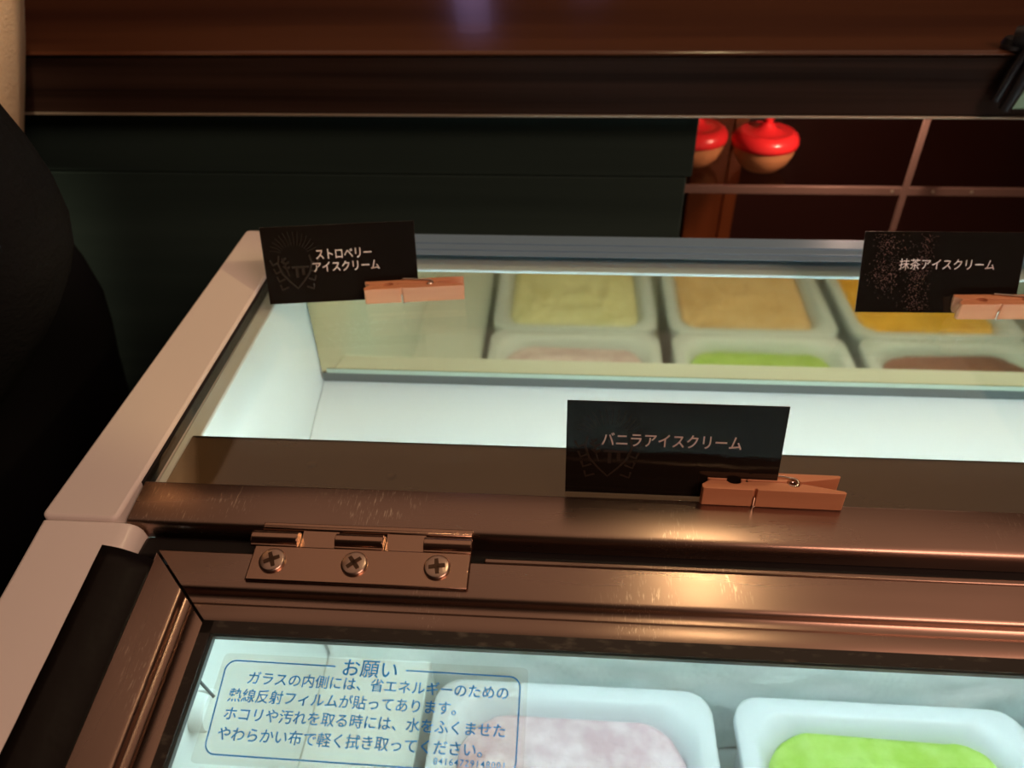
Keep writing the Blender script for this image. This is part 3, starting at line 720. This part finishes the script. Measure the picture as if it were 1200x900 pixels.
# facing -x: the left arm (towards the camera, -y) is bent, its elbow pointing back to +x
bv, be, br = [], [], []
def chain(pts, rad, start=None):
    prev = start
    for p, r in zip(pts, rad):
        bv.append(p); br.append(r); i = len(bv) - 1
        if prev is not None: be.append((prev, i))
        prev = i
    return prev
chain([(0.0, 0, 0.86)], [(0.110, 0.080)])
c1 = chain([(-0.005, 0, 0.98), (0.01, 0, 1.12), (0.02, 0, 1.25), (0.01, 0, 1.35)], [(0.085, 0.078), (0.095, 0.078), (0.105, 0.080), (0.075, 0.065)], 0)
nk = chain([(-0.005, 0, 1.40), (-0.015, 0, 1.445), (-0.025, 0, 1.505), (-0.022, 0, 1.575), (-0.015, 0, 1.625)], [0.052, 0.058, (0.080, 0.070), (0.092, 0.078), (0.068, 0.060)], c1)
def arm(sg, sh, el, wr):
    a = chain([sh, [(sh[i] + el[i]) / 2 for i in range(3)], el, [(el[i] * 0.4 + wr[i] * 0.6) for i in range(3)], wr], [0.050, 0.044, 0.037, 0.034, 0.025], 3)
    d = (Vector(wr) - Vector(el)).normalized(); sd = Vector((0, 0, 1)); sd = (sd - d * sd.dot(d)).normalized(); nn = d.cross(sd)
    w_ = Vector(wr); k = chain([w_ + d * 0.045], [(0.030, 0.016)], a)
    for q, ln_ in ((-0.028, 0.058), (-0.010, 0.068), (0.010, 0.064), (0.027, 0.050)):
        b = w_ + d * 0.085 + sd * q
        chain([b, b + d * ln_ * 0.5 + nn * 0.006, b + d * ln_ * 0.85 + nn * 0.024], [0.0095, 0.0085, 0.007], k)
    b = w_ + d * 0.030 + sd * 0.030
    chain([b, b + d * 0.03 + sd * 0.02, b + d * 0.055 + sd * 0.022 + nn * 0.01], [0.011, 0.0095, 0.008], k)
ARM_L = ((0.035, -0.115, 1.31), (0.206, -0.125, 1.052), (0.010, -0.130, 0.850))
ARM_R = ((0.000, 0.090, 1.31), (-0.060, 0.060, 1.01), (-0.25, 0.040, 0.96))
arm(-1, *ARM_L); arm(1, *ARM_R)
LEGS = {}
for sg in (-1, 1):
    LEGS[sg] = [(0.0, sg * 0.058, 0.78), (-0.01, sg * 0.062, 0.47), (0.01, sg * 0.064, 0.25), (0.02, sg * 0.065, 0.075), (-0.06, sg * 0.070, 0.035), (-0.14, sg * 0.073, 0.028)]
    chain(LEGS[sg], [0.070, 0.052, 0.046, 0.036, (0.04, 0.032), (0.036, 0.024)], 0)
skin_mesh('body', bv, be, br, M['skin'], person)
for s_, sg in ((ARM_L, -1), (ARM_R, 1)):
    sh_, el, wr = s_
    v = [(sh_[0] - 0.02, sh_[1] * 0.72, sh_[2] + 0.01), sh_, [(sh_[i] + el[i]) / 2 for i in range(3)], el, [el[i] * 0.55 + wr[i] * 0.45 for i in range(3)], [el[i] * 0.05 + wr[i] * 0.95 for i in range(3)]]
    skin_mesh('sleeve', v, [(i, i + 1) for i in range(5)], [0.070, 0.060, 0.051, 0.043, 0.044, 0.038], M['sleeve'], person)
tv = [(0.0, 0, 0.955), (-0.005, 0, 0.995), (0.032, 0, 1.10), (0.060, 0, 1.20), (0.025, 0, 1.33), (0.0, 0, 1.40)]
MB().lathe([(0.060, 1.385), (0.074, 1.378), (0.078, 1.392), (0.066, 1.418), (0.058, 1.420)], (-0.002, 0, 0), 28).build('collar', M['sleeve'], person, local=True)
skin_mesh('waistcoat', tv, [(i, i + 1) for i in range(5)], [(0.124, 0.098), (0.122, 0.096), (0.150, 0.100), (0.170, 0.104), (0.138, 0.100), (0.072, 0.068)], M['beige'], person)
lv = [(0, 0, 1.03), (0, 0, 0.88)]; le = [(0, 1)]; lr = [(0.130, 0.102), (0.150, 0.102)]
for sg in (-1, 1):
    p = 1
    for q, r in zip(LEGS[sg][:4], (0.080, 0.066, 0.060, 0.054)):
        lv.append(q); lr.append(r); le.append((p, len(lv) - 1)); p = len(lv) - 1
skin_mesh('trousers', lv, le, lr, M['trousers'], person)
for sg in (-1, 1):
    skin_mesh('shoe', [(0.05, sg * 0.065, 0.045), (-0.04, sg * 0.068, 0.045), (-0.12, sg * 0.073, 0.036), (-0.165, sg * 0.075, 0.032)], [(0, 1), (1, 2), (2, 3)], [0.043, 0.044, 0.038, 0.026], M['shoe'], person)
skin_mesh('hair', [(-0.02, 0, 1.650), (0.012, 0, 1.605), (0.024, 0, 1.54), (0.016, 0, 1.47)], [(0, 1), (1, 2), (2, 3)], [(0.060, 0.060), (0.082, 0.082), (0.072, 0.070), (0.052, 0.05)], M['hair'], person)
MB().lathe([(0.0001, -0.011), (0.008, -0.008), (0.011, 0), (0.008, 0.008), (0.0001, 0.011)], (-0.098, -0.032, 1.535), 14).build('eye', M['eye'], person, local=True)
MB().lathe([(0.0001, -0.011), (0.008, -0.008), (0.011, 0), (0.008, 0.008), (0.0001, 0.011)], (-0.098, 0.032, 1.535), 14).build('eye', M['eye'], person, local=True)
skin_mesh('nose', [(-0.100, 0, 1.535), (-0.118, 0, 1.505), (-0.108, 0, 1.495)], [(0, 1), (1, 2)], [0.008, 0.012, 0.010], M['skin'], person)
skin_mesh('mouth', [(-0.097, -0.022, 1.470), (-0.106, 0, 1.472), (-0.097, 0.022, 1.470)], [(0, 1), (1, 2)], [0.005, 0.007, 0.005], M['lip'], person)
for sg in (-1, 1):
    skin_mesh('ear', [(-0.02, sg * 0.080, 1.55), (-0.012, sg * 0.088, 1.53), (-0.02, sg * 0.082, 1.50)], [(0, 1), (1, 2)], [0.012, 0.013, 0.010], M['skin'], person)
